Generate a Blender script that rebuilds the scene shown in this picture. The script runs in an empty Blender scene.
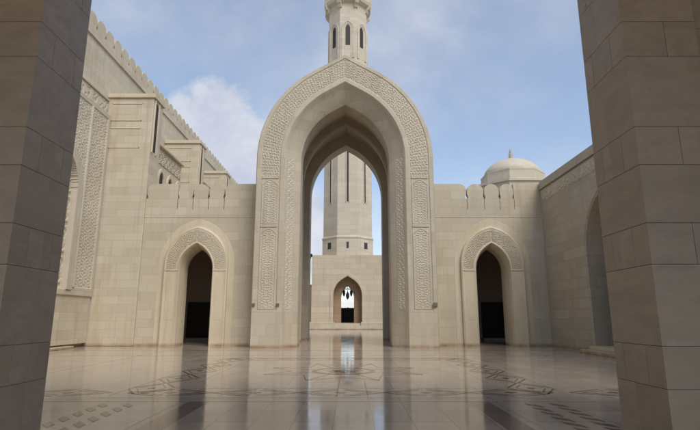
import bpy, bmesh, math, random
import numpy as np
from mathutils import Vector
random.seed(4)
S = bpy.context.scene
COL = S.collection
R = math.radians

# ------------------------------------------------------------------ materials
def new_mat(name):
    m = bpy.data.materials.new(name); m.use_nodes = True
    nt = m.node_tree; nt.nodes.clear()
    o = nt.nodes.new('ShaderNodeOutputMaterial'); b = nt.nodes.new('ShaderNodeBsdfPrincipled')
    nt.links.new(b.outputs[0], o.inputs[0])
    return m, nt, b

class N:
    def __init__(s, nt): s.nt = nt
    def n(s, t, **k):
        x = s.nt.nodes.new(t)
        for a, v in k.items(): setattr(x, a, v)
        return x
    def l(s, a, b): s.nt.links.new(a, b)
    def val(s, inp, v):
        if hasattr(v, 'is_output'): s.l(v, inp)
        else: inp.default_value = v
    def math(s, op, a, b=0.0, c=0.0, clamp=False):
        x = s.n('ShaderNodeMath', operation=op, use_clamp=clamp)
        s.val(x.inputs[0], a); s.val(x.inputs[1], b); s.val(x.inputs[2], c)
        return x.outputs[0]
    def vmath(s, op, a, b=(0, 0, 0)):
        x = s.n('ShaderNodeVectorMath', operation=op)
        s.val(x.inputs[0], a); s.val(x.inputs[1], b)
        return x.outputs['Value'] if op in ('DOT_PRODUCT', 'LENGTH', 'DISTANCE') else x.outputs[0]
    def mix(s, f, a, b, blend='MIX'):
        x = s.n('ShaderNodeMix', data_type='RGBA', blend_type=blend)
        s.val(x.inputs[0], f); s.val(x.inputs[6], a); s.val(x.inputs[7], b)
        return x.outputs[2]
    def noise(s, vec, scale, detail=4, rough=.55, dist=0.0):
        x = s.n('ShaderNodeTexNoise')
        s.l(vec, x.inputs['Vector'])
        x.inputs['Scale'].default_value = scale; x.inputs['Detail'].default_value = detail
        x.inputs['Roughness'].default_value = rough; x.inputs['Distortion'].default_value = dist
        return x.outputs['Fac']
    def ramp(s, f, lo, hi, a=0.0, b=1.0):
        x = s.n('ShaderNodeMapRange', interpolation_type='SMOOTHSTEP')
        s.val(x.inputs[0], f); x.inputs[1].default_value = lo; x.inputs[2].default_value = hi
        x.inputs[3].default_value = a; x.inputs[4].default_value = b
        return x.outputs[0]
    def xyz(s, v):
        x = s.n('ShaderNodeSeparateXYZ'); s.l(v, x.inputs[0]); return x.outputs
    def comb(s, a, b, c):
        x = s.n('ShaderNodeCombineXYZ')
        s.val(x.inputs[0], a); s.val(x.inputs[1], b); s.val(x.inputs[2], c); return x.outputs[0]

def c4(c): return (c[0], c[1], c[2], 1)

def stone(name, c1, c2, mortar, bw=1.25, rh=.52, joint=.012, bricks=True, stain=.5, rough=.62, bump=.35, tint=(.40, .305, .175)):
    """Coursed limestone: blocks of slightly different tone, thin joints, weather stains."""
    m, nt, b = new_mat(name); g = N(nt)
    geo = g.n('ShaderNodeNewGeometry')
    P = geo.outputs['Position']; p = g.xyz(P); nn = g.xyz(geo.outputs['True Normal'])
    sx = g.math('GREATER_THAN', g.math('ABSOLUTE', nn[0]), g.math('ABSOLUTE', nn[1]))
    u = g.math('ADD', g.math('MULTIPLY', p[1], sx), g.math('MULTIPLY', p[0], g.math('SUBTRACT', 1, sx)))
    vec = g.comb(u, p[2], 0)
    big = g.noise(P, .35, 5, .6); fine = g.noise(P, 9, 6, .65)
    if bricks:
        br = g.n('ShaderNodeTexBrick', offset=.5, offset_frequency=2, squash=.72, squash_frequency=3)
        g.l(vec, br.inputs['Vector'])
        br.inputs['Scale'].default_value = 1; br.inputs['Mortar Size'].default_value = joint
        br.inputs['Mortar Smooth'].default_value = .3; br.inputs['Bias'].default_value = 0
        br.inputs['Brick Width'].default_value = bw; br.inputs['Row Height'].default_value = rh
        br.inputs['Color1'].default_value = c4(c1); br.inputs['Color2'].default_value = c4(c2)
        br.inputs['Mortar'].default_value = c4(mortar)
        col = br.outputs['Color']; jf = br.outputs['Fac']
        # a second, coarser block lattice gives some whole courses another tone
        row = g.math('FLOOR', g.math('DIVIDE', p[2], rh))
        wn = g.n('ShaderNodeTexWhiteNoise', noise_dimensions='2D')
        g.l(g.comb(row, g.math('FLOOR', g.math('DIVIDE', u, bw * 2.7)), 0), wn.inputs['Vector'])
        col = g.mix(g.math('MULTIPLY', wn.outputs['Value'], .32), col, c4([x * .78 for x in c2]))
    else:
        col = g.mix(g.ramp(big, .35, .65), c4(c1), c4(c2)); jf = None
    # veining / mottling
    col = g.mix(g.ramp(fine, .35, .75, 0, .22), col, c4([x * .72 for x in c1]))
    # warm stains with a shape of their own, vertical runs
    sv = g.vmath('MULTIPLY', P, (1.3, 1.3, .22))
    st = g.noise(sv, 1.1, 6, .6, .6)
    col = g.mix(g.ramp(st, .5, .74, 0, stain * .8), col, c4(tint))
    sk2 = g.noise(g.vmath('MULTIPLY', P, (3.2, 3.2, .16)), 1.0, 5, .6)
    col = g.mix(g.ramp(sk2, .54, .74, 0, .4), col, c4([x * .62 for x in c2]))
    foot = g.math('MULTIPLY', g.ramp(p[2], .03, .22, 1, 0), g.ramp(g.noise(P, 1.7, 5), .3, .7, .25, .9))
    col = g.mix(foot, col, c4((.25, .15, .07)))
    g.l(col, b.inputs['Base Color'])
    b.inputs['Roughness'].default_value = rough
    b.inputs['Specular IOR Level'].default_value = .35
    h = g.math('MULTIPLY', fine, .25)
    if jf is not None: h = g.math('SUBTRACT', h, g.math('MULTIPLY', jf, .9))
    bp = g.n('ShaderNodeBump'); bp.inputs['Strength'].default_value = bump; bp.inputs['Distance'].default_value = .02
    g.l(h, bp.inputs['Height']); g.l(bp.outputs[0], b.inputs['Normal'])
    return m

def marble_blocks(name, c1, c2, rough=.45):
    """Large dressed blocks: each separate block (mesh island) has its own tone."""
    m, nt, b = new_mat(name); g = N(nt)
    geo = g.n('ShaderNodeNewGeometry'); P = geo.outputs['Position']
    r = geo.outputs['Random Per Island']
    off = g.vmath('ADD', g.vmath('MULTIPLY', P, (1, 1, 2.2)), g.comb(g.math('MULTIPLY', r, 40), g.math('MULTIPLY', r, 17), 0))
    v = g.noise(off, 1.6, 8, .62, .8); f = g.noise(P, 24, 5, .6)
    col = g.mix(r, c4(c1), c4(c2))
    col = g.mix(g.ramp(v, .35, .7, 0, .75), col, c4([x * .7 for x in c1]))
    col = g.mix(g.ramp(f, .4, .8, 0, .18), col, c4([x * .6 for x in c1]))
    g.l(col, b.inputs['Base Color'])
    g.l(g.ramp(f, .2, .8, rough - .06, rough + .12), b.inputs['Roughness'])
    bp = g.n('ShaderNodeBump'); bp.inputs['Strength'].default_value = .12; bp.inputs['Distance'].default_value = .01
    g.l(f, bp.inputs['Height']); g.l(bp.outputs[0], b.inputs['Normal'])
    return m

def floor_mat(name, c1, c2, joint, tile=.62, rough=.085, joints=True):
    m, nt, b = new_mat(name); g = N(nt)
    geo = g.n('ShaderNodeNewGeometry'); P = geo.outputs['Position']
    v = g.noise(P, .9, 8, .62, 1.2); f = g.noise(P, 14, 6, .65)
    if joints:
        br = g.n('ShaderNodeTexBrick', offset=0, offset_frequency=2)
        g.l(g.vmath('ADD', P, (.26, .26, 0)), br.inputs['Vector'])
        br.inputs['Scale'].default_value = 1; br.inputs['Mortar Size'].default_value = .008
        br.inputs['Mortar Smooth'].default_value = .2
        br.inputs['Brick Width'].default_value = tile; br.inputs['Row Height'].default_value = tile * 1.5
        br.inputs['Color1'].default_value = c4(c1); br.inputs['Color2'].default_value = c4(c2)
        br.inputs['Mortar'].default_value = c4(joint)
        col = br.outputs['Color']
    else:
        col = g.mix(v, c4(c1), c4(c2))
    col = g.mix(g.ramp(v, .4, .72, 0, .4), col, c4([x * .74 for x in c1]))
    col = g.mix(g.ramp(f, .45, .8, 0, .2), col, c4([x * .65 for x in c1]))
    g.l(col, b.inputs['Base Color'])
    g.l(g.ramp(g.noise(P, 1.3, 5), .3, .75, rough * .75, rough * 1.7), b.inputs['Roughness'])
    b.inputs['IOR'].default_value = 1.5
    bp = g.n('ShaderNodeBump'); bp.inputs['Strength'].default_value = .03; bp.inputs['Distance'].default_value = .02
    hh = g.noise(P, 2.2, 3)
    if joints: hh = g.math('SUBTRACT', hh, g.math('MULTIPLY', br.outputs['Fac'], 1.2))
    g.l(hh, bp.inputs['Height']); g.l(bp.outputs[0], b.inputs['Normal'])
    return m

def plain(name, c, rough=.5, metal=0.0, var=.25):
    m, nt, b = new_mat(name); g = N(nt)
    geo = g.n('ShaderNodeNewGeometry')
    f = g.noise(geo.outputs['Position'], 6, 6, .6)
    g.l(g.mix(g.ramp(f, .3, .75, 0, var), c4(c), c4([x * .55 for x in c])), b.inputs['Base Color'])
    b.inputs['Roughness'].default_value = rough; b.inputs['Metallic'].default_value = metal
    return m

M = {}
M['portal'] = stone('portal_stone', (0.519, 0.452, 0.345), (0.453, 0.389, 0.293), (0.362, 0.308, 0.227), 1.5, .62, .008, stain=.45)
M['carve'] = stone('carved_stone', (0.519, 0.459, 0.357), (0.446, 0.389, 0.299), (0.362, 0.314, 0.234), bricks=False, stain=.3, bump=.15)
M['wall'] = stone('wall_stone', (0.531, 0.465, 0.351), (0.459, 0.389, 0.286), (0.374, 0.314, 0.227), 1.2, .50, .008, stain=.6)
M['mosque'] = stone('prayer_hall_stone', (0.567, 0.503, 0.384), (0.495, 0.427, 0.319), (0.399, 0.339, 0.247), 1.1, .46, .008, stain=.6)
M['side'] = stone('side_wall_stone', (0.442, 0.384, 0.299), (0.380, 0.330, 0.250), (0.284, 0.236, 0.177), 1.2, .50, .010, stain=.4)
M['minaret'] = stone('minaret_stone', (0.567, 0.503, 0.402), (0.501, 0.440, 0.345), (0.411, 0.352, 0.259), 1.6, .62, .012, stain=.2)
M['plinth'] = stone('plinth_stone', (0.555, 0.483, 0.364), (0.483, 0.414, 0.306), (0.374, 0.314, 0.220), 2.2, .72, .02, stain=.25)
M['trim'] = stone('trim_stone', (0.567, 0.490, 0.357), (0.507, 0.427, 0.299), (0.362, 0.302, 0.208), bricks=False, stain=.5)
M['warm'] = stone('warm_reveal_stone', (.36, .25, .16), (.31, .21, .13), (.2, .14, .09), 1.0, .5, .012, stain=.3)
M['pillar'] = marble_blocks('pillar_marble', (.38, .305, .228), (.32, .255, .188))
M['mortar'] = plain('pillar_mortar', (.085, .058, .04), .9)
M['plaster'] = plain('gallery_plaster', (.58, .47, .36), .85)
M['shade_fill'] = plain('opening_shade', (.022, .015, .010), .6)  # near-black fill standing for the shade inside slots and window openings
M['door'] = plain('door_timber', (.05, .036, .024), .55, 0, .5)
M['metal'] = plain('dark_metal', (.045, .045, .048), .5, .2)
M['lampglass'] = plain('smoked_glass', (.02, .02, .025), .25)
M['bronze'] = plain('bronze', (.15, .125, .09), .6, .1)
M['floor'] = floor_mat('polished_floor', (.45, .37, .295), (.36, .288, .224), (.19, .145, .105))
M['inlay_dark'] = floor_mat('inlay_brown', (.15, .095, .065), (.11, .07, .048), (0, 0, 0), joints=False)
M['inlay_light'] = floor_mat('inlay_cream', (.43, .365, .295), (.38, .32, .255), (0, 0, 0), joints=False)
M['inlay_mid'] = floor_mat('inlay_grey', (.235, .185, .15), (.20, .155, .125), (0, 0, 0), joints=False)

# ------------------------------------------------------------------ object helpers
def root(name, loc, label, cat, group=None):
    o = bpy.data.objects.new(name, None); COL.objects.link(o)
    o.location = loc; o.empty_display_size = .3
    o['label'] = label; o['category'] = cat
    if group: o['group'] = group
    o['kind'] = 'thing'
    bpy.context.view_layer.update()
    return o

def wloc(o):
    v = Vector((0, 0, 0))
    while o is not None:
        v += o.location; o = o.parent
    return v

def link(name, verts, faces, mat, parent=None, smooth=False, label=None):
    me = bpy.data.meshes.new(name)
    off = wloc(parent) if parent else Vector((0, 0, 0))
    V = np.asarray(verts, dtype=float) - np.array(off)
    me.from_pydata(V.tolist(), [], [list(map(int, f)) for f in faces])
    me.materials.append(mat)
    if smooth: me.polygons.foreach_set('use_smooth', [True] * len(me.polygons))
    me.update()
    o = bpy.data.objects.new(name, me); COL.objects.link(o)
    if parent: o.parent = parent
    if label: o['label'] = label
    return o

def fixn(o, sharp=None):
    bm = bmesh.new(); bm.from_mesh(o.data)
    bmesh.ops.remove_doubles(bm, verts=bm.verts, dist=1e-4)
    bmesh.ops.recalc_face_normals(bm, faces=bm.faces)
    bm.to_mesh(o.data); bm.free()
    if sharp is not None:
        o.data.polygons.foreach_set('use_smooth', [True] * len(o.data.polygons))
        o.data.set_sharp_from_angle(angle=R(sharp))
    return o

class MB:
    def __init__(s): s.v = []; s.f = []
    def add(s, v, f):
        b = len(s.v); s.v += [tuple(p) for p in v]; s.f += [[i + b for i in q] for q in f]
    def box(s, x0, x1, y0, y1, z0, z1, bev=0.0):
        x0, x1 = min(x0, x1), max(x0, x1); y0, y1 = min(y0, y1), max(y0, y1)
        V = [(x, y, z) for z in (z0, z1) for y in (y0, y1) for x in (x0, x1)]
        F = [(0, 2, 3, 1), (4, 5, 7, 6), (0, 1, 5, 4), (2, 6, 7, 3), (0, 4, 6, 2), (1, 3, 7, 5)]
        if bev > 0:
            bm = bmesh.new(); vs = [bm.verts.new(p) for p in V]
            for q in F: bm.faces.new([vs[i] for i in q])
            bmesh.ops.bevel(bm, geom=bm.edges[:], offset=bev, segments=2, profile=.5, affect='EDGES')
            bm.verts.index_update()
            V = [tuple(v.co) for v in bm.verts]; F = [[v.index for v in f.verts] for f in bm.faces]; bm.free()
        s.add(V, F)
    def prism(s, prof, fn, d0, d1):
        """profile [(a,z)] extruded from d0 to d1 through fn(a,d,z)"""
        n = len(prof)
        V = [fn(a, d0, z) for a, z in prof] + [fn(a, d1, z) for a, z in prof]
        F = [list(range(n)), list(range(2 * n - 1, n - 1, -1))] + [(i, (i + 1) % n, n + (i + 1) % n, n + i) for i in range(n)]
        s.add(V, F)
    def lathe(s, cx, cy, prof, n=32, ph=0.0):
        V = []; F = []
        for r, z in prof:
            for k in range(n):
                a = ph + 2 * math.pi * k / n; V.append((cx + r * math.cos(a), cy + r * math.sin(a), z))
        for i in range(len(prof) - 1):
            for k in range(n):
                F.append((i * n + k, i * n + (k + 1) % n, (i + 1) * n + (k + 1) % n, (i + 1) * n + k))
        F.append(list(range(n - 1, -1, -1))); F.append([(len(prof) - 1) * n + k for k in range(n)])
        s.add(V, F)
    def build(s, name, mat, parent=None, sharp=None, label=None, merge=True):
        o = link(name, s.v, s.f, mat, parent, label=label)
        if merge: fixn(o, sharp)
        return o

def dup(o, loc, parent):
    c = o.copy(); COL.objects.link(c); c.parent = parent; c.location = loc
    return c

# ------------------------------------------------------------------ arches
def arch_pts(hw, zs, apex, slope, n, z0=0.0, cx=0.0):
    """left foot -> apex -> right foot; straight jamb, arc, then a straight rise to the point"""
    rise = apex - zs; ph = math.atan(1 / slope)
    r = (rise - slope * hw) / (math.sin(ph) - slope * (1 - math.cos(ph)))
    half = [(hw, z0)] if z0 < zs - 1e-6 else []
    for i in range(25):
        a = ph * i / 24; half.append((hw - r * (1 - math.cos(a)), zs + r * math.sin(a)))
    half.append((0, apex))
    h = np.array(half); seg = np.hypot(*(h[1:] - h[:-1]).T); cum = np.r_[0, np.cumsum(seg)]
    t = np.linspace(0, cum[-1], n + 1)
    if z0 < zs - 1e-6:                       # keep a vertex at the springing
        k = int(np.argmin(abs(t - (zs - z0)))); k = min(max(k, 1), n - 1)
        t = np.r_[np.linspace(0, zs - z0, k + 1), np.linspace(zs - z0, cum[-1], n - k + 1)[1:]]
    x = np.interp(t, cum, h[:, 0]); z = np.interp(t, cum, h[:, 1])
    L = [(cx - a, b) for a, b in zip(x, z)]
    Rr = [(cx + a, b) for a, b in zip(x[::-1], z[::-1])][1:]
    return L + Rr

def loft(mb, rings, fn, close=False):
    """rings: [(pts, d)] all with the same count"""
    n = len(rings[0][0]); V = []
    for pts, d in rings: V += [fn(a, d, z) for a, z in pts]
    F = []
    m = len(rings)
    for i in range(m if close else m - 1):
        j = (i + 1) % m
        for k in range(n - 1):
            F.append((i * n + k, i * n + k + 1, j * n + k + 1, j * n + k))
    mb.add(V, F)

def wall_arch(mb, a0, a1, z0, z1, pts, d0, d1, fn):
    """solid wall a0..a1 x z0..z1 between depths d0,d1 with an arched opening; opening foot on z0"""
    def face(d):
        V = []; F = []
        def q(*p):
            b = len(V); V.extend([fn(a, d, z) for a, z in p]); F.append([b + i for i in range(len(p))])
        aL, aR = pts[0][0], pts[-1][0]
        q((a0, z0), (aL, z0), (aL, z1), (a0, z1)); q((aR, z0), (a1, z0), (a1, z1), (aR, z1))
        for (p, s), (t, w) in zip(pts[:-1], pts[1:]):
            if abs(p - t) < 1e-5: continue
            q((p, s), (t, w), (t, z1), (p, z1))
        mb.add(V, F)
    face(d0); face(d1)
    loft(mb, [(pts, d0), (pts, d1)], fn)
    for (p, q_) in (((a0, z0), (a0, z1)), ((a0, z1), (a1, z1)), ((a1, z1), (a1, z0))):
        mb.add([fn(p[0], d0, p[1]), fn(q_[0], d0, q_[1]), fn(q_[0], d1, q_[1]), fn(p[0], d1, p[1])], [(0, 1, 2, 3)])

FY = lambda a, d, z: (a, d, z)               # wall facing -y
# ------------------------------------------------------------------ carving (real relief)
def sstep(x, a, b):
    t = np.clip((x - a) / (b - a), 0, 1); return t * t * (3 - 2 * t)

def pat_scroll(u, v, c=.55):
    """alternating spirals with buds, mirrored cell by cell"""
    iu = np.floor(u / c); iv = np.floor(v / c)
    x = u / c - iu - .5; y = v / c - iv - .5
    s = np.where((iu + iv) % 2 == 0, 1., -1.)
    r = np.hypot(x, y) + 1e-6; th = np.arctan2(y, x) * s
    sp = np.cos(th + 2 * math.pi * 2.3 * r)
    bud = np.cos(5 * th + 3) * np.exp(-((r - .42) / .13) ** 2)
    lf = np.sin(2 * math.pi * (u / c * 2.5 + .35 * np.sin(7 * v))) * np.sin(2 * math.pi * (v / c * 2.5 + .35 * np.sin(6 * u)))
    return sstep(sp * np.exp(-(r / .55) ** 4) + .8 * bud + .22 * lf, -.1, .22)

def pat_vine(u, v, w, c=.8):
    """one wavy stem with alternate curls along v inside a strip of width w"""
    ph = 2 * math.pi * v / c
    st = np.exp(-((u - w / 2 - .24 * w * np.sin(ph)) / (.075 * w + .012)) ** 2)
    k = np.floor(v / c * 2); vc = (k + .5) * c / 2; sg = np.where(k % 2 == 0, -1., 1.)
    x = u - w / 2 - sg * .17 * w; y = v - vc
    r = np.hypot(x, y) / (w * .42); th = np.arctan2(y, x) * sg
    return np.clip(np.maximum(st, sstep(np.cos(th * 2 + 9 * r), .0, .5) * (r < 1)), 0, 1)

def pat_kufic(u, v, c=.16):
    """square key-pattern blocks"""
    iu = np.floor(u / c).astype(int); iv = np.floor(v / c).astype(int)
    h = ((iu * 73856093) ^ (iv * 19349663) ^ ((iu // 3) * 83492791)) % 97
    on = (h % 5 > 1) | ((iu % 4 == 0) & (iv % 3 != 1))
    fx = u / c - iu; fy = v / c - iv
    e = np.minimum(np.minimum(fx, 1 - fx), np.minimum(fy, 1 - fy))
    return np.where(on, .55 + .45 * sstep(e, 0, .2), 0.0)

def grid_relief(name, Pf, nu, nv, mat, parent, label=None):
    """Pf(i,j arrays)->xyz arrays; builds a dense quad grid"""
    I, J = np.meshgrid(np.arange(nu), np.arange(nv), indexing='ij')
    X = Pf(I.ravel(), J.ravel())
    ii, jj = np.meshgrid(np.arange(nu - 1), np.arange(nv - 1), indexing='ij')
    a = (ii * nv + jj).ravel(); F = np.stack([a, a + nv, a + nv + 1, a + 1], 1)
    return link(name, X, F, mat, parent, smooth=False, label=label)

def relief_arch(name, A, B, d, depth, pat, mat, parent, step=.03, fn='y', base=.0, label=None):
    """carving between two arch curves; depth raises towards -d"""
    A = np.array(A); B = np.array(B)
    C = (A + B) / 2; seg = np.hypot(*(C[1:] - C[:-1]).T); cum = np.r_[0, np.cumsum(seg)]
    nu = int(cum[-1] / step) + 1; t = np.linspace(0, cum[-1], nu)
    def rs(Q): return np.stack([np.interp(t, cum, Q[:, 0]), np.interp(t, cum, Q[:, 1])], 1)
    A2, B2 = rs(A), rs(B); w = np.hypot(*(A2 - B2).T).mean(); nv = max(int(w / step), 4) + 1
    mid = cum[-1] / 2
    def P(i, j):
        k = j / (nv - 1); q = A2[i] * (1 - k)[:, None] + B2[i] * k[:, None]
        h = pat(np.abs(t[i] - mid), k * w)
        edge = np.minimum(sstep(k, 0, .04), sstep(1 - k, 0, .04))
        dd = d - depth * (h * edge) - base
        return np.stack([q[:, 0], dd, q[:, 1]], 1)
    return grid_relief(name, P, nu, nv, mat, parent, label)

def relief_rect(name, a0, a1, z0, z1, hfun, mat, parent, fn, step=.03, label=None):
    nu = int(abs(a1 - a0) / step) + 1; nv = int((z1 - z0) / step) + 1
    def P(i, j):
        a = a0 + (a1 - a0) * i / (nu - 1); z = z0 + (z1 - z0) * j / (nv - 1)
        return np.stack(fn(a, hfun(a, z), z), 1)
    return grid_relief(name, P, nu, nv, mat, parent, label)

# ================================================================== SETTING
fl = link('floor', [(-450, -450, 0), (450, -450, 0), (450, 450, 0), (-450, 450, 0)], [(0, 1, 2, 3)], M['floor'])
fl['kind'] = 'structure'

def inlay(name, polys, z, mat):
    V = []; F = []
    for p in polys:
        b = len(V); V += [(x, y, z) for x, y in p]; F.append(list(range(b, b + len(p))))
    o = link(name, V, F, mat); fix = bmesh.new(); fix.from_mesh(o.data)
    for f in fix.faces:
        f.normal_update()
        if f.normal.z < 0: f.normal_flip()
    fix.to_mesh(o.data); fix.free()
    o['kind'] = 'structure'
    return o
def rect(x0, x1, y0, y1): return [(x0, y0), (x1, y0), (x1, y1), (x0, y1)]
def seg(p, q, w):
    d = Vector((q[0] - p[0], q[1] - p[1])).normalized(); n = Vector((-d.y, d.x)) * w / 2
    return [(p[0] - n.x, p[1] - n.y), (q[0] - n.x, q[1] - n.y), (q[0] + n.x, q[1] + n.y), (p[0] + n.x, p[1] + n.y)]
def frame(cx, cy, a, w):
    return [rect(cx - a, cx + a, cy - a, cy - a + w), rect(cx - a, cx + a, cy + a - w, cy + a),
            rect(cx - a, cx - a + w, cy - a + w, cy + a - w), rect(cx + a - w, cx + a, cy - a + w, cy + a - w)]
light = []; dark = []; mid = []
MC = (-.2, 15.5)
light += frame(*MC, 5.05, .24)
light += frame(*MC, 3.72, .12)
def braid(p0, p1, wdt, pitch):
    """straight strands crossing in a lozenge interlace with a small lozenge in each eye"""
    p0 = Vector(p0); p1 = Vector(p1); d = (p1 - p0); L = d.length; d /= L; n = Vector((-d.y, d.x))
    m = max(1, round(L / pitch)); st = L / m
    for i in range(m):
        c = p0 + d * ((i + .5) * st)
        for sx in (-1, 1):
            for sy in (-1, 1):
                dark.append(seg(c + d * sx * st * .5 + n * sy * .02, c + d * sx * st * .04 + n * sy * wdt, .05))
                dark.append(seg(c + d * sx * st * .36 + n * sy * .02, c + d * sx * st * .03 + n * sy * wdt * .62, .032))
        dark.append([tuple(c - d * .15), tuple(c - n * .11), tuple(c + d * .15), tuple(c + n * .11)])
for s in (-1, 1):
    braid((MC[0] - 4.6, MC[1] + s * 4.35), (MC[0] + 4.6, MC[1] + s * 4.35), .5, 1.75)
    braid((MC[0] + s * 4.35, MC[1] - 4.6), (MC[0] + s * 4.35, MC[1] + 4.6), .5, 1.75)
for s in (-1, 1):
    braid((MC[0] + s * 4.95, MC[1] - 4.35), (MC[0] + s * 10.6, MC[1] - 4.35), .5, 1.75)
# medallion
def star(cx, cy, r0, r1, n, ph=0):
    return [(cx + (r0 if i % 2 == 0 else r1) * math.cos(ph + math.pi * i / n), cy + (r0 if i % 2 == 0 else r1) * math.sin(ph + math.pi * i / n)) for i in range(2 * n)]
for i in range(8):
    a = 2 * math.pi * i / 8 + math.pi / 8
    u = (math.cos(a), math.sin(a))
    dark.append(seg((MC[0] + u[0] * .95, MC[1] + u[1] * .95), (MC[0] + u[0] * 2.45, MC[1] + u[1] * 2.45), .035))
    a2 = a + math.pi / 8
    tip = (MC[0] + 1.55 * math.cos(a2), MC[1] + 1.55 * math.sin(a2))
    for s in (-1, 1):
        b = a2 + s * math.pi / 8
        dark.append(seg(tip, (MC[0] + 2.45 * math.cos(b), MC[1] + 2.45 * math.sin(b)), .032))
ringo = []
for i in range(48):
    a, b = 2 * math.pi * i / 48, 2 * math.pi * (i + 1) / 48
    for r0, r1, dst in ((.82, .95, dark), (.62, .78, light)):
        dst.append([(MC[0] + r0 * math.cos(a), MC[1] + r0 * math.sin(a)), (MC[0] + r1 * math.cos(a), MC[1] + r1 * math.sin(a)),
                    (MC[0] + r1 * math.cos(b), MC[1] + r1 * math.sin(b)), (MC[0] + r0 * math.cos(b), MC[1] + r0 * math.sin(b))])
dark.append(star(*MC, .58, .34, 8))
# long lines and the diamond rows beside them
light.append(rect(-30, 30, 10.02, 10.16))
dark.append(rect(-.29, -.26, 10.6, 13.2)); dark.append(rect(.36, .385, 10.6, 12.9))
for s in (-1, 1):
    mid.append(rect(-.22 + s * 2.7 - .2, -.22 + s * 2.7 + .2, -6, 9.98))
    light.append(rect(-.22 + s * 3.1 - .05, -.22 + s * 3.1 + .05, -6, 9.98))
    for x in (3.76, 4.23):
        xx = -.355 + s * x
        y = 9.6
        while y > -5:
            w, q = .10, .235
            dark.append([(xx - w, y), (xx + q * .5, y - q), (xx + w, y), (xx - q * .5, y + q)]); y -= .415
    light.append(rect(-.3 + s * 8.6 - .1, -.3 + s * 8.6 + .1, 10.3, 28.0))
light.append(rect(-14.7, 11.1, 21.4, 21.55)); mid.append(rect(-14.7, 11.1, 24.6, 24.9)); light.append(rect(-14.7, 11.1, 27.3, 27.42))
inlay('floor_inlay_grey', mid, .001, M['inlay_mid'])
inlay('floor_inlay_cream', light, .002, M['inlay_light'])
inlay('floor_inlay_brown', dark, .003, M['inlay_dark'])

# ================================================================== PORTAL
PX = -.29
pr = root('arched_portal', (PX, 26.8, 0), 'tall sandstone portal with a pointed arch and carved band, in the middle of the court', 'portal')
NP = 60
def pc(hw, ap, zs=10.6, sl=.57): return arch_pts(hw, zs, ap, sl, NP, 0, PX)
mb = MB()
rings = [(pc(5.06, 17.08), 37.4), (pc(5.06, 17.08), 26.92), (pc(5.0, 17.0), 26.8), (pc(4.80, 16.78), 26.8), (pc(4.77, 16.74), 26.84), (pc(3.70, 15.57), 26.84), (pc(3.66, 15.52), 26.8), (pc(3.46, 15.28), 26.8),
         (pc(3.41, 15.22), 26.84), (pc(3.33, 15.12), 26.98), (pc(3.12, 14.86), 27.18), (pc(2.88, 14.55), 27.4), (pc(2.66, 14.28), 27.62), (pc(2.60, 14.2), 27.7), (pc(2.60, 14.2), 28.9),
         (pc(3.4, 15.5), 28.9), (pc(3.4, 15.5), 36.0), (pc(2.72, 14.62), 36.0), (pc(2.72, 14.62), 37.4)]
loft(mb, rings, FY, close=True)
mb.build('body', M['portal'], pr, sharp=28)
# carved band above the line at 9.35 m
zb = 9.4
relief_arch('carved_band', arch_pts(4.745, 10.6, 16.71, .57, 60, zb, PX), arch_pts(3.725, 10.6, 15.61, .57, 60, zb, PX), 26.842, .027,
            lambda s, v: pat_scroll(s, v + .0, .345), M['carve'], pr, .023)
# jamb panels under it
for s in (-1, 1):
    x0, x1 = PX + s * 4.70, PX + s * 3.76
    def hj(z0, z1, tip):
        def h(a, z):
            u = np.abs(a - (x0 + x1) / 2); w = .47
            inside = (w - u)
            if tip: inside = np.minimum(inside, (z1 - .06) - z - .9 * np.maximum(u - .05, 0) ** 1.3)
            else: inside = np.minimum(inside, z1 - .05 - z)
            inside = np.minimum(inside, z - z0 - .05)
            pat = pat_scroll(u * 1.0, z - z0, .31)
            fr = sstep(inside, .0, .02) * (1 - sstep(inside, .05, .07))
            return 26.845 - .02 - .025 * fr - .019 * pat * sstep(inside, .09, .11)
        return h
    for z0, z1, tip in ((6.62, 9.30, True), (1.95, 6.5, True)):
        relief_rect('jamb_panel', x0, x1, z0, z1, hj(z0, z1, tip), M['carve'], pr, lambda a, d, z: (a, d, z), .026)
    for z0, z1 in ((9.3, 9.4), (6.5, 6.62)):
        m2 = MB(); m2.box(x0, x1, 26.79, 26.9, z0, z1, .01); m2.build('jamb_band', M['portal'], pr)
    m2 = MB(); m2.box(PX + s * 4.795, PX + s * 3.665, 26.803, 26.9, 0, 1.95); m2.build('jamb_foot', M['portal'], pr)
    # vine strip on the splayed jamb
    wv = .38
    A = np.array([PX + s * 3.30, 27.005]); B = np.array([PX + s * 2.93, 27.35]); nrm = np.array([-s * (B - A)[1], s * (B - A)[0]]); nrm /= np.hypot(*nrm)
    if nrm[1] > 0: nrm = -nrm
    nu, nv = int(8.6 / .026), 19
    def Pv(i, j):
        k = j / (nv - 1); z = 2.0 + 8.6 * i / (nu - 1)
        h = pat_vine(k * wv, z - 2.0, wv, .42) * np.minimum(sstep(k, 0, .08), sstep(1 - k, 0, .08))
        h2 = .005 + .02 * h
        x = A[0] + (B - A)[0] * k + nrm[0] * (h2 - .015 + .03 * np.abs(k - .5)); y = A[1] + (B - A)[1] * k + nrm[1] * (h2 - .015 + .03 * np.abs(k - .5))
        return np.stack([x, y, z], 1)
    grid_relief('vine_strip', Pv, nu, nv, M['carve'], pr)
# vault ribs
for y0 in (30.3, 32.7):
    m2 = MB(); A = pc(3.42, 15.52); B = pc(3.02, 15.02); C_ = pc(2.92, 14.9)
    loft(m2, [(A, y0), (B, y0), (C_, y0 + .1), (C_, y0 + .5), (B, y0 + .6), (A, y0 + .6)], FY)
    m2.build('vault_rib', M['portal'], pr, sharp=40)

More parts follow.
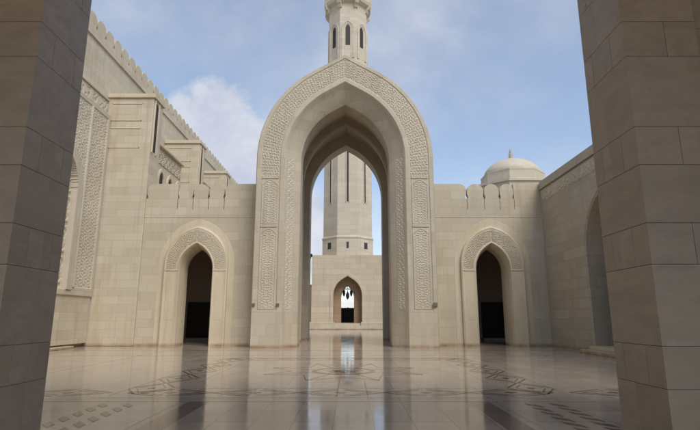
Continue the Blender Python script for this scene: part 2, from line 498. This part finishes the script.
# ================================================================== GALLERY WINGS
def merlon_prof(w, h):
    hw = w / 2
    p = [(-hw * .93, 0), (-hw * .88, h * .07), (-hw * .88, h * .16), (-hw * .97, h * .26), (-hw, h * .36), (-hw, h * .52)]
    for i in range(1, 10):
        a = math.pi * i / 10; p.append((-hw * math.cos(a), h * .52 + h * .48 * math.sin(a)))
    q = [(-x, z) for x, z in p[:6]][::-1]
    return p + q

def wing(sg, label, x_in, x_out, dx, slots):
    lo, hi = min(x_in, x_out), max(x_in, x_out)
    rt = root('gallery_wing', ((x_in + x_out) / 2, 28.4, 0), label, 'building', 'gallery wings flanking the portal')
    mw = MB()
    op = arch_pts(.93, 4.3, 5.78, .7, 30, 0, dx)
    wall_arch(mw, lo, hi, 0, 8.5, op, 28.4, 29.3, FY)
    mw.build('front_wall', M['wall'], rt)
    m2 = MB()
    m2.box(lo, dx - .93, 29.31, 36.0, 0, 8.3); m2.box(dx + .93, hi, 29.31, 29.32, 0, 8.3)
    m2 = MB(); m2.box(lo, hi, 29.31, 36.4, 8.0, 8.4); m2.build('roof', M['plaster'], rt)
    m2 = MB(); m2.box(lo, hi, 36.0, 36.4, 0, 7.99); m2.build('back_wall', M['plaster'], rt)
    for e in (lo, hi - .3): m2 = MB(); m2.box(e, e + .3, 29.31, 35.99, 0, 7.99); m2.build('end_wall', M['plaster'], rt)
    # string courses
    m2 = MB(); m2.box(lo, hi, 28.385, 28.4, 7.36, 7.66, .006); m2.build('string_course', M['wall'], rt)
    # arched frame round the doorway
    def dc(hw, ap): return arch_pts(hw, 4.62 if hw > 1.6 else 4.3, ap, .26 if hw > 1.6 else (.55 if hw > 1 else .68), 34, 0, dx)
    m2 = MB()
    loft(m2, [(dc(2.2, 7.28), 28.41), (dc(2.185, 7.26), 28.388), (dc(1.93, 6.95), 28.385), (dc(1.88, 6.88), 28.385), (dc(1.85, 6.84), 28.385), (dc(1.83, 6.8), 28.24), (dc(1.76, 6.72), 28.2),
              (dc(1.70, 6.65), 28.22), (dc(1.08, 5.92), 28.22), (dc(1.02, 5.84), 28.2), (dc(.98, 5.79), 28.26), (dc(.84, 5.6), 28.85), (dc(.84, 5.6), 29.5), (dc(.94, 5.8), 29.5)], FY)
    fr = m2.build('door_frame', M['trim'], rt, sharp=30)
    relief_arch('carved_arch', arch_pts(1.68, 4.62, 6.62, .26, 40, 4.36, dx), arch_pts(1.10, 4.36, 5.95, .55, 40, 4.36, dx), 28.225, .03,
                lambda s, v: pat_scroll(s, v + .0, .2), M['carve'], fr, .018)
    for t in (-1, 1):
        m2 = MB(); a = dx + t * 1.0; b = dx + t * 1.76
        m2.box(a, b, 28.19, 28.25, 4.2, 4.3, .012); m2.build('capital', M['trim'], fr)
        m2 = MB(); a = dx + t * 1.16; b = dx + t * 1.62
        m2.box(a, b, 28.212, 28.25, 1.45, 3.95, .006); m2.build('jamb_panel', M['trim'], fr)
    # dark timber door on the far side of the gallery
    bx = -10.75 if sg < 0 else 10.4
    m2 = MB(); m2.box(bx - .95, bx + .95, 35.9, 35.99, .16, 2.65, .01)
    for k in range(4): m2.box(bx - .88 + k * .45, bx - .5 + k * .45, 35.87, 35.9, .35, 2.45, .01)
    dd = m2.build('door', M['door'], rt)
    m2 = MB(); m2.box(bx - 1.05, bx + 1.05, 35.2, 35.98, .0, .15, .01); m2.build('door_step', M['plaster'], rt)
    # open joints running down from the merlon slots
    for q in slots:
        m2 = MB(); m2.box(q - .014, q + .014, 28.397, 28.41, 7.85, 8.49); m2.build('open_joint', M['mortar'], rt)
    # merlons
    z0, h = 8.5, .92
    for a, b in zip(slots[:-1], slots[1:]):
        m2 = MB(); w = abs(b - a) - .045
        m2.prism([(x + (a + b) / 2, z0 + z) for x, z in merlon_prof(w, h)], FY, 28.405, 28.7)
        m2.build('merlon', M['wall'], rt, sharp=50)
    for e, s_ in ((x_in, slots[0]), (slots[-1], x_out)):
        a, b = min(e, s_), max(e, s_)
        rad = .4; p = [(a, z0)]
        right = (s_ == b)
        if right:
            a2, b2 = a, b - .03
            p = [(a2, z0 + h), (a2, z0), (b2 - .03, z0), (b2 - .06, z0 + .07), (b2 - .06, z0 + .15), (b2 - .01, z0 + .24), (b2, z0 + .38), (b2, z0 + h - rad)] + [(b2 - rad + rad * math.cos(q), z0 + h - rad + rad * math.sin(q)) for q in [math.pi / 2 * k / 6 for k in range(1, 7)]]
        else:
            a2, b2 = a + .03, b
            p = [(b2, z0 + h), (b2, z0), (a2 + .03, z0), (a2 + .06, z0 + .07), (a2 + .06, z0 + .15), (a2 + .01, z0 + .24), (a2, z0 + .38), (a2, z0 + h - rad)] + [(a2 + rad - rad * math.cos(q), z0 + h - rad + rad * math.sin(q)) for q in [math.pi / 2 * k / 6 for k in range(1, 7)]]
        m2 = MB(); m2.prism(p, FY, 28.405, 28.7); m2.build('merlon', M['wall'], rt, sharp=50, label='wide end merlon')
    return rt
wing(-1, 'left sandstone gallery wing with an arched doorway, between the portal and the tall hall', -5.36, -12.14, -8.9, [-7.48, -8.42, -9.34, -10.26])
wing(1, 'right sandstone gallery wing with an arched doorway, with the dome showing above its merlons', 4.78, 12.2, 8.23, [6.97, 8.0, 8.92, 9.78])

# ================================================================== RIGHT SIDE WALL
XR = 11.35
sw = root('side_wall', (XR, 18, 0), 'low sandstone side wall with a carved frieze and arched niche, right of the court', 'wall')
FX = lambda a, d, z: (d, a, z)
mb = MB()
NC = 21.65
wall_arch(mb, 8.0, 28.39, 0, 9.0, arch_pts(1.72, 4.6, 7.2, .62, 30, 0, NC), XR, XR + .9, FX)
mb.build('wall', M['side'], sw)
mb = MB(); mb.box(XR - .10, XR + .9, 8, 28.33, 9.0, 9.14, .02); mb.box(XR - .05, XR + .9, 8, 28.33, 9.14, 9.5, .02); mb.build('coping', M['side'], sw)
relief_rect('frieze', 19.0, 28.1, 8.25, 8.9, lambda a, z: XR - .012 - .045 * pat_kufic(a, z - 8.25, .13) * ((z > 8.30) & (z < 8.85)), M['carve'], sw, lambda a, d, z: (d, a, z), .03)
m2 = MB()
def nc(hw, ap): return arch_pts(hw, 4.6, ap, .62, 34, 0, NC)
loft(m2, [(nc(2.15, 7.75), XR + .01), (nc(2.12, 7.7), XR - .06), (nc(1.8, 7.32), XR - .06), (nc(1.72, 7.2), XR + .03), (nc(1.66, 7.12), XR + .7), (nc(1.66, 7.12), XR + .95)], FX)
m2.build('niche_frame', M['side'], sw, sharp=30)
m2 = MB(); m2.box(XR + .96, XR + 1.2, NC - 2.2, NC + 2.2, 0, 7.9); m2.build('niche_back', M['plaster'], sw)
m2 = MB(); m2.box(XR + .86, XR + .955, NC - 1.5, NC + 1.5, .32, 4.4, .02)
for k in range(2): m2.box(XR + .82, XR + .86, NC - 1.4 + 1.45 * k, NC - .05 + 1.45 * k, .5, 4.2, .02)
m2.build('door', M['door'], sw)
st = root('doorstep', (XR, NC, 0), 'two low stone steps at the foot of the niche in the right side wall', 'step')
m2 = MB(); m2.box(XR - .75, XR - .012, NC - 1.9, NC + 1.75, 0.002, .15, .015); m2.box(XR - .36, XR + .8, NC - 1.6, NC + 1.6, .15, .30, .015); m2.build('tread', M['trim'], st)

# ================================================================== PRAYER HALL (left)
XL = -15.0
ph = root('prayer_hall', (XL, 40, 0), 'tall sandstone hall with merlons and carved wall on the left of the court', 'building')
FL = lambda a, d, z: (d, a, z)
mb = MB()
mb.box(XL - 12, XL, 2, 80, 0, 17.6); mb.build('wall', M['mosque'], ph)
mb = MB(); mb.box(XL - 12, XL + .10, 2, 80, 17.6, 17.72, .02); mb.box(XL - .5, XL + .06, 2, 80, 17.72, 18.2); mb.build('parapet', M['mosque'], ph)
prof = merlon_prof(.98, .86)
m2 = MB(); m2.prism([(y + 23.5, 18.2 + z) for y, z in prof], FL, XL - .45, XL + .04)
first = m2.build('merlon', M['mosque'], ph, sharp=50)
for k in range(-4, 50):
    if k: 
        c = dup(first, (0, k * 1.06, 0), ph)
# carved frieze and blind arch next to the first buttress
relief_rect('frieze', 14.0, 28.25, 13.75, 14.65, lambda a, z: XL + .02 + .04 * pat_kufic(a, z - 13.75, .15) * ((z > 13.82) & (z < 14.58)), M['carve'], ph, lambda a, d, z: (d, a, z), .035)
AC, AH = 20.6, 5.4
ao = np.array(arch_pts(AH, 8.3, 13.2, .6, 80, 0, AC))
def arch_top(y, hw, apex):
    q = np.array(arch_pts(hw, 8.3, apex, .6, 80, 8.3, AC)); return np.interp(y, q[:, 0], q[:, 1], left=-1, right=-1)
def hpanel(y, z):
    inn = (np.abs(y - AC) < AH - .55) & (z < np.where(np.abs(y - AC) < AH - .55, arch_top(y, AH - .55, 12.4), -1))
    mid_ = (np.abs(y - AC) < AH) & (z < np.where(np.abs(y - AC) < AH, arch_top(y, AH, 13.15), -1))
    edge = (y > 28.0) | (y < 14.2) | (z > 13.4) | (z < 3.15)
    base = np.where(inn, -.25, np.where(mid_, .10, np.where(edge, .05, 0)))
    pat = np.where(inn, .04 * pat_scroll(y, z, .8), np.where(mid_, 0, np.where(edge, 0, .02 * pat_scroll(y - 26.3, z - 3.2, .42))))
    bd = np.where((np.abs(y - 26.15) < .06) & ~edge, .12, 0)
    return XL + .28 + base + np.maximum(pat, bd)
relief_rect('carved_panel', 20.0, 28.22, 3.0, 13.6, hpanel, M['carve'], ph, lambda a, d, z: (d, a, z), .035)
for bx in ((.01, .33, 20, 28.22, 2.72, 3.0), (.01, .30, 20, 28.22, 13.62, 13.72), (.005, .12, 14, 28.25, 14.66, 14.8)):
    m2 = MB(); m2.box(XL + bx[0], XL + bx[1], bx[2], bx[3], bx[4], bx[5], .02); m2.build('panel_moulding', M['mosque'], ph)
m2 = MB(); m2.box(XL + .012, XL + .26, 20.01, 28.2, .2, 2.72); m2.build('panel_base', M['mosque'], ph)
# buttresses
def buttress(y0, top, base):
    x1 = -12.1; d = 1.5
    m2 = MB(); m2.box(XL - .2, x1 - .05, y0 + .0, y0 + d, base, top - .25, .03)
    b = m2.build('buttress', M['mosque'], ph)
    m2 = MB()
    m2.box(XL, x1 + .06, y0 - .10, y0 + d + .1, top - .25, top - .05, .03); m2.box(XL, x1 + .0, y0 - .05, y0 + d + .05, top - .05, top + .05, .02)
    m2.build('cap', M['trim'], b)
    # rounded niche slot on the court side, its shade set in as a dark fill
    m2 = MB(); w = .26; zz0, zz1 = top - 3.6, top - .42
    sl = [(y0 + .52 - w, zz0), (y0 + .52 + w, zz0), (y0 + .52 + w, zz1 - w)] + [(y0 + .52 + w * math.cos(q), zz1 - w + w * math.sin(q)) for q in [math.pi * k / 8 for k in range(1, 8)]] + [(y0 + .52 - w, zz1 - w)]
    m2.prism(sl, FL, x1 - .5, x1 - .046); m2.build('slot_shade', M['shade_fill'], b)
    m2 = MB()
    for s in (-1, 1):
        m2.box(x1 - .06, x1 + .03, y0 + .52 + s * (w + .05) - .05, y0 + .52 + s * (w + .05) + .05, zz0 - .12, zz1 + .1, .02)
    m2.build('slot_frame', M['trim'], b)
    # sunk panel on the front
    m2 = MB()
    for z0, z1 in ((top - 1.75, top - .6), (top - 3.5, top - 2.2)):
        for bx in ((XL + .28, x1 - .7, z1 - .05, z1), (XL + .28, x1 - .7, z0, z0 + .05), (XL + .28, XL + .33, z0, z1), (x1 - .75, x1 - .7, z0, z1)):
            m2.box(bx[0], bx[1], y0 - .03, y0 + .02, bx[2], bx[3], .008)
    m2.build('front_panel', M['trim'], b)
    return b
buttress(28.3, 15.15, 0); buttress(37.7, 15.6, 8.41); buttress(46.2, 15.6, 8.41)
# bay between the buttresses, with hood, frieze and little arched windows
def bay(y0, y1, top):
    m2 = MB(); m2.box(XL - .1, -12.42, y0, y1, 8.41, top); b = m2.build('bay', M['mosque'], ph)
    m2 = MB(); m2.box(XL, -12.22, y0, y1 + .12, top, top + .16, .03); m2.build('hood', M['trim'], b)
    relief_rect('frieze', y0 + .1, y1 - .1, top - 1.05, top - .12, lambda a, z: -12.41 + .05 * pat_scroll(a, z - top, .31), M['carve'], b, lambda a, d, z: (d, a, z), .03)
    k = 0
    y = y0 + 1.1
    while y < y1 - .5:
        m2 = MB(); p = arch_pts(.36, top - 2.1, top - 1.55, .6, 12, top - 3.4, y)
        m2.prism(p, FL, -12.82, -12.405); w = m2.build('window', M['shade_fill'], b)
        m2 = MB(); loft(m2, [(arch_pts(.52, top - 2.1, top - 1.3, .6, 12, top - 3.4, y), -12.43), (arch_pts(.52, top - 2.1, top - 1.3, .6, 12, top - 3.4, y), -12.32), (arch_pts(.37, top - 2.1, top - 1.53, .6, 12, top - 3.4, y), -12.32), (arch_pts(.37, top - 2.1, top - 1.53, .6, 12, top - 3.4, y), -12.43)], FL)
        m2.build('frame', M['trim'], w)
        y += 1.55
bay(29.81, 34.6, 12.45); bay(39.21, 43.6, 12.6)
# terrace kerb by the hall's wall
kb = root('stone_kerb', (XL + .6, 24, 0), 'pale low stone kerb along the foot of the carved hall wall', 'kerb')
m2 = MB(); m2.box(XL + .27, XL + .62, 18, 26.4, 0, .12, .02); m2.build('kerb_stone', M['trim'], kb)

# ================================================================== DOMED PAVILION (right, behind)
DX, DY = 18.2, 53.0
dm = root('domed_pavilion', (DX, DY, 0), 'sandstone pavilion with a low pointed dome and finial, behind the right wing', 'building')
m2 = MB(); m2.lathe(DX, DY, [(4.55, 0), (4.55, 15.4), (4.75, 15.4), (4.75, 15.6), (4.2, 15.65)], 8, math.pi / 8); m2.build('block', M['minaret'], dm)
m2 = MB(); m2.lathe(DX, DY, [(3.42, 15.5), (3.42, 16.95), (3.45, 16.97), (3.45, 17.1), (2.8, 17.12)], 8, math.pi / 8); m2.build('drum', M['minaret'], dm)
m2 = MB(); pr_ = []
for i in range(25):
    t = i / 24; r = 3.05 * math.cos(t * math.pi / 2) ** .95; z = 17.1 + 2.1 * (math.sin(t * math.pi / 2) * .45 + .55 * t)
    pr_.append((max(r, .02), z))
m2.lathe(DX, DY, pr_, 48); m2.build('dome', M['minaret'], dm, sharp=50)
m2 = MB(); m2.lathe(DX, DY, [(.26, 19.05), (.18, 19.2), (.26, 19.35), (.17, 19.5), (.22, 19.65), (.13, 19.8), (.15, 19.95), (.05, 20.3)], 14); m2.build('finial', M['side'], dm, sharp=60)

# ================================================================== MINARET
TX, TY = -.33, 71.0
mn = root('minaret', (TX, TY, 0), 'tall octagonal stone minaret on a square plinth, seen through the portal', 'minaret')
FM = FY
m2 = MB()
wall_arch(m2, TX - 4.8, TX + 4.8, .95, 9.8, arch_pts(1.9, 4.4, 6.98, .62, 26, .95, TX), 66.0, 67.4, FM)
m2.box(TX - 4.8, TX - 1.905, 67.42, 76, .95, 9.8); m2.box(TX + 1.905, TX + 4.8, 67.42, 76, .95, 9.8); m2.box(TX - 1.9, TX + 1.9, 68.8, 76, 7.1, 9.79)
m2.build('plinth', M['plinth'], mn)
m2 = MB()
m2.box(TX - 5.2, TX - 1.75, 65.4, 76.4, .5, .95, .04); m2.box(TX + 1.75, TX + 5.2, 65.4, 76.4, .5, .95, .04); m2.box(TX - 5.3, TX + 5.3, 65.2, 76.4, 0, .5, .04); m2.box(TX - 1.74, TX + 1.74, 65.6, 76.4, .5, .8, .03)
m2.build('base_step', M['plinth'], mn)
m2 = MB()
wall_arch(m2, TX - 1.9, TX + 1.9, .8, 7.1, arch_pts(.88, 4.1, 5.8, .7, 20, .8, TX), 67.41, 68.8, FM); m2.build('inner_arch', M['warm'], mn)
m2 = MB()
loft(m2, [(arch_pts(2.3, 4.4, 7.5, .62, 26, .95, TX), 66.005), (arch_pts(2.28, 4.4, 7.46, .62, 26, .95, TX), 65.93), (arch_pts(1.95, 4.4, 7.05, .62, 26, .95, TX), 65.93), (arch_pts(1.9, 4.4, 6.98, .62, 26, .95, TX), 66.03)], FM)
m2.build('arch_moulding', M['plinth'], mn, sharp=30)
# warm lining of the big recess
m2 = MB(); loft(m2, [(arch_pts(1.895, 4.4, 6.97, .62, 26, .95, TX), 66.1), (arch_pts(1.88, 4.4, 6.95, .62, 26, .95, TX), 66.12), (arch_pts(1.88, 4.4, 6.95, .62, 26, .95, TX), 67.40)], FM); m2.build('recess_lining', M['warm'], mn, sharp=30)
ap = 1 / math.cos(math.pi / 8)
def octo(mbb, prof): mbb.lathe(TX, TY, [(r * ap, z) for r, z in prof], 8, math.pi / 8)
m2 = MB(); octo(m2, [(3.62, 9.8), (3.62, 12.35), (3.68, 12.4), (3.68, 12.6), (3.5, 12.75), (3.42, 38.0), (3.6, 38.2), (3.6, 38.6), (2.98, 39.2), (2.95, 49.9), (2.95, 50.0)])
sh = m2.build('shaft', M['minaret'], mn)
def facet(k, r):
    """local frame on octagon facet k: (along, out, z) -> world"""
    a = -math.pi / 2 + k * math.pi / 4
    n = (math.cos(a), math.sin(a)); t = (-math.sin(a), math.cos(a))
    return lambda u, d, z: (TX + n[0] * (r + d) + t[0] * u, TY + n[1] * (r + d) + t[1] * u, z)
for k in (-2, -1, 0, 1, 2):
    f = facet(k, 3.46)
    m2 = MB(); m2.prism([(-.13, 17.6), (.13, 17.6), (.13, 36.8), (.0, 37.1), (-.13, 36.8)], f, -.5, .03); s1 = m2.build('slit_window', M['shade_fill'], sh)
    m2 = MB()
    for s in (-1, 1): m2.prism([(s * .14, 17.5), (s * .30, 17.5), (s * .30, 36.9), (s * .14, 36.9)], f, -.1, .09)
    m2.build('frame', M['minaret'], s1)
    f = facet(k, 3.62)
    w_ = .16 if k == 0 else .34
    m2 = MB(); m2.box(-1, 1, -1, 1, -1, 1)
    m2 = MB(); m2.prism([(-w_, 10.95), (w_, 10.95), (w_, 11.85), (-w_, 11.85)], f, -.3, .012); m2.build('small_window', M['metal'], sh)
    # lantern stage windows: three stepped orders round a dark light
    f = facet(k, 2.965)
    def wc(hw, zt): return arch_pts(hw, 45.2, zt, .7, 12, 40.2, 0)
    m2 = MB(); m2.prism(arch_pts(.36, 45.2, 45.85, .7, 12, 42.3, 0), f, -.4, .012); s1 = m2.build('window', M['shade_fill'], sh)
    m2 = MB()
    for s in (-1, 1): m2.prism([(s * .37, 40.2), (s * .46, 40.2), (s * .46, 45.2), (s * .37, 45.2)], f, -.05, .03)
    loft(m2, [(wc(.98, 46.55), -.02), (wc(.98, 46.55), .14), (wc(.80, 46.33), .14), (wc(.79, 46.31), .07), (wc(.58, 46.06), .07), (wc(.57, 46.04), .02), (wc(.37, 45.87), .02)], f)
    m2.build('frame', M['minaret'], s1)
# gallery with corbels at the corners
m2 = MB(); octo(m2, [(2.9, 49.6), (3.55, 49.9), (3.7, 50.3), (3.7, 51.6), (3.62, 51.75), (2.9, 51.8)]); bl = m2.build('balcony', M['minaret'], mn)
for k in range(8):
    a = math.pi / 8 + k * math.pi / 4 - math.pi / 2
    n = (math.cos(a), math.sin(a)); t = (-math.sin(a), math.cos(a))
    f = lambda u, d, z: (TX + n[0] * d + t[0] * u, TY + n[1] * d + t[1] * u, z)
    m2 = MB(); m2.prism([(2.9, 48.7), (3.35, 48.75), (3.5, 49.2), (3.75, 49.3), (3.92, 49.8), (3.92, 50.6), (2.9, 50.6)], lambda d_, u_, z_: f(u_, d_, z_), -.3, .3)
    m2.build('corbel', M['minaret'], bl)
m2 = MB(); octo(m2, [(2.75, 51.7), (2.7, 58.0), (2.95, 58.3), (2.95, 59.2), (2.0, 59.3)]); m2.lathe(TX, TY, [(2.0, 59.3), (2.25, 60.4), (1.9, 61.8), (.9, 63.0), (.1, 63.9), (.08, 66)], 24); m2.build('top_stage', M['minaret'], mn)
# lantern hanging in the passage and the gate beyond
lg = root('hanging_lantern', (TX, 68.1, 5.3), 'dark lantern with three pendants hanging in the archway of the minaret plinth', 'lantern')
m2 = MB()
for x, z0, r in ((0, 3.95, .24), (-.5, 4.35, .19), (.5, 4.35, .19)):
    m2.lathe(TX + x, 68.1, [(.02, z0), (r * .55, z0 + .1), (r, z0 + .4), (r * .9, z0 + .75), (r * .4, z0 + .95), (.05, z0 + 1.05), (.03, z0 + 1.3)], 12)
m2.build('pendant', M['lampglass'], lg, sharp=50)
m2 = MB(); m2.box(TX - .7, TX + .7, 68.05, 68.15, 5.3, 5.42, .02); m2.box(TX - .03, TX + .03, 68.07, 68.13, 5.42, 5.75); m2.build('crossbar', M['metal'], lg)
gt = root('metal_gate', (TX, 76.2, .5), 'dark metal gate of horizontal rails beyond the arch of the minaret plinth', 'gate')
m2 = MB()
m2.box(TX - 1.85, TX + 1.85, 76.64, 76.68, .3, 2.98)
for k in range(8): m2.box(TX - 1.85, TX + 1.85, 76.58, 76.638, .45 + k * .31, .66 + k * .31, .01)
m2.build('leaf', M['metal'], gt)
for x in (-1.85, 0, 1.85): m2 = MB(); m2.box(TX + x - .06, TX + x + .06, 76.69, 76.78, 0, 3.1, .01); m2.build('gate_post', M['metal'], gt)
# enclosure wall far behind
ew = root('enclosure_wall', (0, 88, 0), 'low brown enclosure wall far behind the minaret', 'wall')
for s in (-1, 1):
    m2 = MB(); a, b = (-34, -3.3) if s < 0 else (4.2, 40)
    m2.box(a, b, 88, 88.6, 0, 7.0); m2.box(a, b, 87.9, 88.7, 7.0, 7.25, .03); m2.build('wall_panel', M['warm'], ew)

# ================================================================== WALL LIGHTS
def lamp_box(x, y, z, label, w=.13, h=.2, grp=None):
    r = root('wall_lamp', (x, y, z), label, 'lamp', 'lamp boxes on the portal jambs')
    m2 = MB(); m2.box(x - w, x + w, y - .08, y - .02, z - h / 2, z + h / 2, .02); m2.build('housing', M['bronze'], r)
    m2 = MB(); m2.box(x - w * .4, x + w * .4, y - .02, y + .02, z - h / 4, z + h / 4); m2.build('bracket', M['metal'], r)
lamp_box(4.58, 26.8, 2.25, 'small dark lamp box on the right jamb of the portal', .12, .24)
lamp_box(-5.2, 26.8, 2.25, 'small dark lamp box at the outer edge of the left portal jamb', .09, .15)
lamp_box(-3.9, 26.8, 2.25, 'small dark lamp box at the inner edge of the left portal jamb', .09, .15)
r_ = root('floodlight', (-3.0, 37.55, 6.2), 'small dark floodlight on the far edge of the portal, left of the minaret', 'floodlight')
m2 = MB(); m2.box(-3.1, -2.9, 37.42, 37.6, 6.12, 6.35, .02); m2.build('housing', M['metal'], r_)
m2 = MB(); m2.box(-3.08, -2.98, 37.44, 37.5, 6.0, 6.12); m2.build('bracket', M['metal'], r_)

# ================================================================== FOREGROUND PILLARS AND UNSEEN SHADE PORTICO
CO = [0, .75, 1.25, 2.25, 2.78, 3.555, 4.085, 5.11, 5.64, 6.45, 6.98, 7.58]
def pillar(s, xf, label):
    rt = root('stone_pillar', (xf + s * .6, 6.6, 0), label, 'pillar', 'near stone pillars framing the view')
    m2 = MB(); core = MB(); g = .0025
    for i, (z0, z1) in enumerate(zip(CO[:-1], CO[1:])):
        X = lambda a: xf + s * a
        alt = i % 2
        # front pilaster, arris blocks, back strip, then the set-back flank
        wfr = 1.02
        cut = .58 if alt else 1.02
        m2.box(X(0), X(cut) - s * g, 6.15, 6.822 if not alt else 6.5, z0 + g, z1 - g, .004)
        if alt:
            m2.box(X(.0), X(cut) - s * g, 6.5 + 2 * g, 6.822, z0 + g, z1 - g, .004)
            m2.box(X(cut) + s * g, X(wfr), 6.15, 6.822, z0 + g, z1 - g, .004)
        yb = 7.05 if alt else 6.95
        m2.box(X(.012), X(.62), 6.83, 7.3 if not alt else yb - g, z0 + g, z1 - g, .004)
        if alt: m2.box(X(.012), X(.62), yb + g, 7.3, z0 + g, z1 - g, .004)
        m2.box(X(1.06), X(2.1 if alt else 2.7), 6.32, 7.1, z0 + g, z1 - g, .004)
        m2.box(X((2.1 if alt else 2.7) + 2 * g), X(3.6), 6.32, 7.1, z0 + g, z1 - g, .004)
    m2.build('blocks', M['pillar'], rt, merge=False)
    core.box(xf + s * .02, xf + s * 1.0, 6.17, 7.28, .01, 7.57); core.box(xf + s * 1.0, xf + s * 3.58, 6.34, 7.08, .01, 7.57)
    core.build('mortar_core', M['mortar'], rt)
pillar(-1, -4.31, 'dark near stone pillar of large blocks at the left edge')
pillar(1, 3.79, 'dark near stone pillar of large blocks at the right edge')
pf = root('shade_portico', (0, 2, 0), 'unseen stone roof and side walls over the viewer, added to shade the near pillars', 'shade_portico')
m2 = MB(); m2.box(-9, 9, -.8, 7.25, 7.6, 9.0); m2.build('roof', M['plaster'], pf)  # out of view; added and sized to keep sky and sun off the pillars
for s in (-1, 1):
    m2 = MB(); m2.box(s * 7.9, s * 8.5, -.8, 6.3, 0, 7.58); m2.build('side_wall', M['wall'], pf)  # out-of-view walls added with the roof for the same shade

# ================================================================== CAMERA
cam = bpy.data.cameras.new('camera'); co = bpy.data.objects.new('camera', cam); COL.objects.link(co)
cam.sensor_width = 36; cam.lens = 36 * 490 / 700; cam.clip_end = 2000; cam.clip_start = .05
P_ = R(11.76); YW = 0.0
co.location = (0, 0, 1.6); co.rotation_euler = (math.pi / 2 + P_, 0, -YW)
S.camera = co

# ================================================================== LIGHT AND SKY
AZ, EL = R(148), R(50)                       # compass from +y towards +x: behind the camera, to the right
sd = Vector((math.sin(AZ) * math.cos(EL), math.cos(AZ) * math.cos(EL), math.sin(EL)))
sl = bpy.data.lights.new('sun', 'SUN'); sl.energy = 2.3; sl.angle = R(32); sl.color = (1, .95, .87)
so = bpy.data.objects.new('sun', sl); COL.objects.link(so); so.rotation_euler = sd.to_track_quat('Z', 'Y').to_euler(); so.location = (0, 0, 60)

w = bpy.data.worlds.new('World'); S.world = w; w.use_nodes = True
nt = w.node_tree; nt.nodes.clear(); g = N(nt)
out = g.n('ShaderNodeOutputWorld'); bg = g.n('ShaderNodeBackground'); g.l(bg.outputs[0], out.inputs[0])
bg.inputs['Strength'].default_value = .15
sk = g.n('ShaderNodeTexSky', sky_type='NISHITA'); sk.sun_disc = False; sk.sun_elevation = EL; sk.sun_rotation = AZ
sk.air_density = 1.0; sk.dust_density = .5; sk.ozone_density = 1.2
tc = g.n('ShaderNodeTexCoord'); D = g.vmath('NORMALIZE', tc.outputs['Generated'])
d = g.xyz(D)
den = g.math('ADD', g.math('MAXIMUM', d[2], 0), .22)
pl = g.comb(g.math('DIVIDE', d[0], den), g.math('DIVIDE', d[1], den), 0)
n1 = g.noise(pl, 1.15, 7, .52, .25); n2 = g.noise(D, 9, 7, .6, .2)
veil = g.ramp(n1, .38, .72, .0, .75)
def pxdir(px, py):
    x = (px - 350) / 490; y = (215 - py) / 490
    fy = math.cos(P_) - y * math.sin(P_); z = math.sin(P_) + y * math.cos(P_)
    c, s_ = math.cos(YW), math.sin(YW); v = Vector((x * c + fy * s_, -x * s_ + fy * c, z)); return tuple(v.normalized())
cum = None
for px, py, ra in ((216, 112, .075), (240, 150, .085), (262, 185, .11), (190, 118, .055), (205, 165, .13), (300, 235, .12)):
    dist = g.math('DIVIDE', g.vmath('DISTANCE', D, pxdir(px, py)), ra)
    v = g.math('SUBTRACT', 1, dist)
    cum = v if cum is None else g.math('MAXIMUM', cum, v)
cum = g.ramp(g.math('ADD', cum, g.math('MULTIPLY', g.math('SUBTRACT', n2, .5), 1.3)), -.05, .38, 0, .92)
cl = g.math('MAXIMUM', veil, cum)
ccol = g.mix(g.ramp(n2, .3, .7), (2.8, 3.0, 3.6, 1), (3.9, 4.0, 4.3, 1))
g.l(g.mix(cl, g.mix(.3, sk.outputs[0], (2.6, 2.85, 3.3, 1)), ccol), bg.inputs['Color'])

S.view_settings.view_transform = 'Standard'; S.view_settings.look = 'None'
S.view_settings.exposure = .4; S.view_settings.gamma = 1; S.view_settings.use_curve_mapping = False
S.render.engine = 'CYCLES'
S.cycles.max_bounces = 8; S.cycles.diffuse_bounces = 4; S.cycles.glossy_bounces = 4
